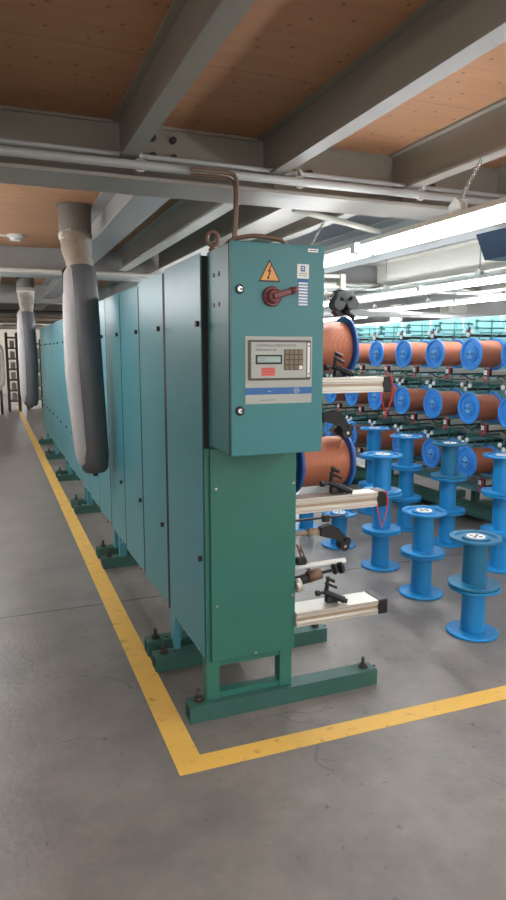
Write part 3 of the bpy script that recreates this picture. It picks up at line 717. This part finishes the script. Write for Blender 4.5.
for (x, y, n, w, nm) in stacks:
    for k in range(n):
        worn = (w == 1 and k == n-1)
        src, flag = (protoW, usedW) if worn else (protoN, usedN)
        c = src if not flag[0] else copy_tree(src); flag[0] = True
        pos = {1: ['only'], 2: ['bottom', 'top'], 3: ['bottom', 'middle', 'top']}[n][k]
        j = lambda: random.uniform(-.007, .007)
        c.location = (x+(j() if k else 0), y+(j() if k else 0), k*(RL+.0019)); c.rotation_euler = (0, 0, random.uniform(0, 3))
        c['label'] = '%s blue reel of %s' % (pos, nm) if n > 1 else 'lone blue reel standing on the floor at %s' % nm[4:]
# wound reels
GW = 'copper wound reels on the far creel'
YS = [4.10+.505*k for k in range(9)]
ZR = [1.532, 1.062, .585]
rown = ['top', 'middle', 'bottom']
coln = ['cut by the right edge', 'second from the right picture edge', 'third from the right picture edge', 'fourth from the right picture edge', 'fifth from the right picture edge', 'sixth from the right picture edge', 'seventh from the right picture edge', 'eighth from the right picture edge', 'ninth from the right picture edge']
pw = None
for r in range(3):
    for c in range(7):
        lab = 'copper wound reel, far creel %s row, %s' % (rown[r], coln[c])
        if pw is None: pw = make_reel((0, 0, 0), lab, GW, axis=(1, 0, 0), wound=True); q = pw
        else: q = copy_tree(pw)
        q.location = (3.86, YS[c], ZR[r]); q['label'] = lab
GN = 'copper wound reels on the near machine'
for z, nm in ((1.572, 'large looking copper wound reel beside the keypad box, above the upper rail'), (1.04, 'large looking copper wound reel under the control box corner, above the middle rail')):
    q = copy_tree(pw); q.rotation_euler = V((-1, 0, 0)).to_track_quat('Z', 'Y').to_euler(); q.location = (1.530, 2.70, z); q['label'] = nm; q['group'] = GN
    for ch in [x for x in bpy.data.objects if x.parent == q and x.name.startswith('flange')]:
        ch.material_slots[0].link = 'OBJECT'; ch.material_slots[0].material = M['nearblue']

# ------------------------------------------------------------ far creel
def creel(y0):
    o = (4.45, y0, 0)
    t = thing('creel_cabinet', '', 'creel cabinet', o, 'mint green creel cabinets across the aisle')
    MB(o).box(4.32, 4.75, y0+.004, y0+1.511, .20, 1.88, .004).build('body', 'creel', t)
    for k in range(3):
        MB(o).box(4.308, 4.32, y0+.02+k*.505, y0+.49+k*.505, 1.60, 1.86, .002).build('upper_panel', 'creel', t)
    MB(o).box(4.25, 4.32, y0, y0+1.515, .30, .36).box(4.25, 4.32, y0, y0+1.515, .78, .83).box(4.25, 4.32, y0, y0+1.515, 1.26, 1.31).build('cross_rail', 'steel', t)
    for yy in (y0+.25, y0+1.26):
        MB(o).box(3.80, 4.7, yy-.04, yy+.04, 0, .07, .003).box(4.4, 4.46, yy-.03, yy+.03, .068, .20).build('foot_beam', 'footgreen', t)
    MB(o).box(3.98, 4.3, y0+.01, y0+1.5, .075, .10).build('drip_tray', 'footgreen', t)
    for r in range(3):
        for k in range(3):
            yy = y0+.25+.505*k; z = ZR[r]
            s = MB(o).cyl((4.137, yy, z), (4.32, yy, z), .03, n=14).build('spindle', 'chrome', t)
            # pay-off rail with end block and red tag
            yr = yy-.20; zr = z-.155
            ra = MB(o).box(3.90, 4.25, yr-.025, yr+.025, zr-.02, zr+.02, .002).build('payoff_rail', 'alu', t)
            MB(o).box(3.90, 4.25, yr-.03, yr+.03, zr-.034, zr-.021).build('under_strip', 'black', ra)
            MB(o).box(3.872, 3.90, yr-.03, yr+.03, zr-.03, zr+.03, .003).build('end_cap', 'black', ra)
            MB(o).box(3.866, 3.872, yr-.005, yr+.012, zr-.02, zr+.02).box(3.866, 3.872, yr+.016, yr+.027, zr-.02, zr+.02).build('white_tag', 'white', ra)
            s_ = .8
            MB(o).tube([(3.866, yr+.02, zr+.03), (3.866, yr-.02, zr+.045), (3.862, yr-.04, zr+.01), (3.862, yr-.030, zr-.03), (3.86, yr-.005, zr-.075), (3.862, yr+.03, zr-.05), (3.866, yr+.03, zr-.03)], .005, 6).build('red_wire', 'redwire', ra)
            # tube frame above the reel
            g = MB(o); yf = yy+.02
            a, b = 3.93, 4.26; z1, z2, z3 = z+.285, z+.225, z+.19
            for zz in (z1, z2): g.cyl((a, yf, zz), (b, yf, zz), .006, n=8)
            for xx in (a, (a+b)/2, b): g.cyl((xx, yf, z1+.004), (xx, yf, z2-.004), .0048, n=8)
            g.cyl((a+.04, yf, z3-.005), (b-.04, yf, z3-.005), .005, n=8)
            g.cyl(((a+b)/2, yf, z1+.02), ((a+b)/2, yf, z+.125), .0055, n=8)
            g.tube([(a+.05, yf, z3-.005), (a+.03, yf, z+.13), (a+.10, yf, z+.125)], .005, 6)
            g.tube([(b-.05, yf, z3-.005), (b-.18, yf, z+.135), (b-.18, yf, z+.125)], .005, 6)
            g.box(a-.012, a+.012, yf-.012, yf+.012, z1-.012, z1+.012, .003).box(b-.012, b+.012, yf-.012, yf+.012, z1-.012, z1+.012, .003).box(a-.012, a+.012, yf-.012, yf+.012, z2-.012, z2+.012, .003)
            gg = g.build('guide_frame', 'green', t)
            MB(o).cyl((b, yf, z2), (4.32, yf, z2), .008, n=8).cyl((b, yf, z1), (4.32, yf, z1), .008, n=8).build('stay', 'bolt', gg)
            # tensioner: black arm with three white pulleys
            ya = yy+.06
            ar = MB(o); ar.box(3.88, 4.16, ya-.008, ya+.012, z+.150, z+.172, .004); ar.cyl((3.90, ya, z+.16), (3.885, ya, z+.235), .009, n=8); ar.cyl((3.885, ya-.05, z+.19), (3.885, ya+.06, z+.20), .008, n=8)
            ar.cyl((4.10, ya, z+.16), (4.32, ya, z+.16), .012, n=8)
            arr = ar.build('tension_arm', 'black', t)
            for dy, dz in ((-.055, .195), (.045, .20), (-.005, .166)):
                MB(o).lathe((3.876, ya+dy, z+dz), (-1, 0, 0), [(0, 0), (0, .019), (.006, .021), (.008, .015), (.012, .018), (.012, .008), (.016, .006), (.016, 0)], 16).build('pulley', 'white', arr, True)
            # clutter valves below frames on the body
            vv = MB(o)
            for d in (-.16, -.05, .10):
                vv.box(4.285, 4.308, yy+d, yy+d+.035, z-.26, z-.215, .004); vv.cyl((4.296, yy+d+.017, z-.26), (4.296, yy+d+.017, z-.31), .004, n=6)
            if r < 2: vv.build('valve', 'rust', t)
            else: vv.bm.free()
            if r < 2:
                MB(o).tube(arc([(4.29, yy-.18, z-.20), (4.24, yy-.10, z-.24), (4.22, yy+.02, z-.20), (4.28, yy+.14, z-.24)], 5), .006, 6).build('hose', 'blackr', t)
    for k in range(3):
        yy = y0+.25+.505*k
        MB(o).tube([(4.20+.0, yy+.02+.016*math.cos(a*PI/5), 1.85+.018*math.sin(a*PI/5)) for a in range(10)], .003, 6, True).cyl((4.20, yy+.02, 1.775), (4.20, yy+.02, 1.832), .003, n=6).build('wire_ring', 'white', t)
    return t
cr = creel(3.85)
cr['label'] = 'mint green creel cabinet at the right edge behind the largest far reels'
for k, lb in ((1, 'mint green creel cabinet in the middle, behind the smaller far reels'), (2, 'mint green creel cabinet farthest left beside the near upper reel')):
    c = copy_tree(cr); c.location = (4.45, 3.85+1.515*k, 0); c['label'] = lb

# machinery behind the far creel and roof clutter
for k, (y, z, h, nm) in enumerate(((8.2, 2.05, .05, 'lowest'), (8.85, 2.14, .04, 'middle'), (9.6, 2.18, .03, 'highest'))):
    b = MB((5, y, z)); b.box(3.2, 13, y-.03, y+.03, z, z+h)
    tag(b.build('overhead_rail', 'steel_light'), '%s of three grey overhead rails crossing behind the far creel' % nm, 'overhead rail', 'overhead rails behind the creel')
for y, x0, x1, z in ((6.5, 7.2, 11.5, 1.93), (7.0, 7.4, 11.5, 2.06)):
    t = thing('cable_tray', 'pale %s cable tray above the creel at the right edge' % ('lower' if z < 2 else 'upper'), 'cable tray', (x0, y, z))
    MB((x0, y, z)).box(x0, x1, y-.2, y+.2, z, z+.01).box(x0, x1, y-.2, y-.19, z, z+.06).box(x0, x1, y+.19, y+.2, z, z+.06).build('tray', 'pale', t)
    MB((x0, y, z)).cyl((x0+.3, y, z+.01), (x0+.3, y, ZC), .01).cyl((x1-.3, y, z+.01), (x1-.3, y, ZC), .01).build('hanger_rod', 'steel', t)

# ------------------------------------------------------------ far left background
def rack(x0, x1, y, h, n, label):
    t = thing('storage_rack', label, 'rack', (x0, y, 0), 'far racks at the back of the walkway')
    for xx in (x0, x1):
        for yy in (y, y+.6):
            MB((x0, y, 0)).box(xx-.03, xx+.03, yy-.03, yy+.03, 0, h).build('upright', 'bolt', t)
    for k in range(n):
        z = .25+(h-.4)*k/(n-1)
        MB((x0, y, 0)).box(x0, x1, y-.03, y+.63, z, z+.04).build('shelf', 'rust', t)
        if k < n-1: MB((x0, y, 0)).box(x0+.08, x1-.07, y+.05, y+.5, z+.04, z+.04+(h-.4)/(n-1)*.65, .02).build('bin', 'steel_light', t)
    return t
rack(.36, .62, 18.2, 2.05, 7, 'tall dark ladder-like rack at the far left, left of the distant duct')
rack(.85, 1.25, 18.6, 1.9, 5, 'dark shelf rack at the far end between distant duct and cabinets')
to = (.05, 17.5, 0)
t = thing('storage_tank', 'pale rounded tank at the far left edge of the hall', 'tank', to)
MB(to).lathe((.02, 17.5, .55), (0, 0, 1), [(0, 0), (.03, .12), (.15, .22), (.3, .26), (1.0, .26), (1.15, .22), (1.27, .10), (1.3, 0)], 28).build('vessel', 'pale', t, True)
MB(to).cyl((-.12, 17.5, 0), (-.12, 17.5, .7), .03).cyl((.16, 17.5, 0), (.16, 17.5, .7), .03).build('legs', 'bolt', t)
MB(to).tube([(.02, 17.5, 1.84), (.02, 17.5, 2.1), (.3, 17.5, 2.2), (1.2, 17.5, 2.2)], .035, 10).build('outlet_pipe', 'tan', t)
pipe([(-3, 14.3, 2.22), (3, 14.3, 2.22)], .04, 'tan', 'tan pipe crossing at the far end above the racks')
pipe([(-3, 13.2, 2.30), (3, 13.2, 2.30)], .03, 'bolt', 'dark pipe crossing at the far end under the beams')
pipe([(-3, 16.3, 2.12), (3, 16.3, 2.12)], .05, 'pale', 'pale pipe crossing lowest at the far end of the hall')

# ------------------------------------------------------------ world, camera
w = bpy.data.worlds.new('World'); scn.world = w; w.use_nodes = True
bg = w.node_tree.nodes['Background']; bg.inputs['Color'].default_value = (1, .97, .93, 1); bg.inputs['Strength'].default_value = 1.0

def area(name, loc, size, power, color=(1, 1, 1), rot=(0, 0, 0)):
    l = bpy.data.lights.new(name, 'AREA'); l.shape = 'RECTANGLE'; l.size, l.size_y = size; l.energy = power; l.color = color
    o = bpy.data.objects.new(name, l); COL.objects.link(o); o.location = loc; o.rotation_euler = rot
    return o

cam = bpy.data.cameras.new('camera'); co = bpy.data.objects.new('camera', cam); COL.objects.link(co)
cam.sensor_fit = 'VERTICAL'; cam.sensor_height = 36; cam.lens = 650/900*36
cam.clip_start = .05; cam.clip_end = 100
co.location = (0, 0, 1.55)
co.rotation_euler = (PI/2-math.radians(8.5739), 0, -math.radians(21.6556))
scn.camera = co
vs = scn.view_settings
vs.view_transform = 'Standard'; vs.look = 'None'; vs.gamma = 1; vs.exposure = 0.7; vs.use_curve_mapping = False
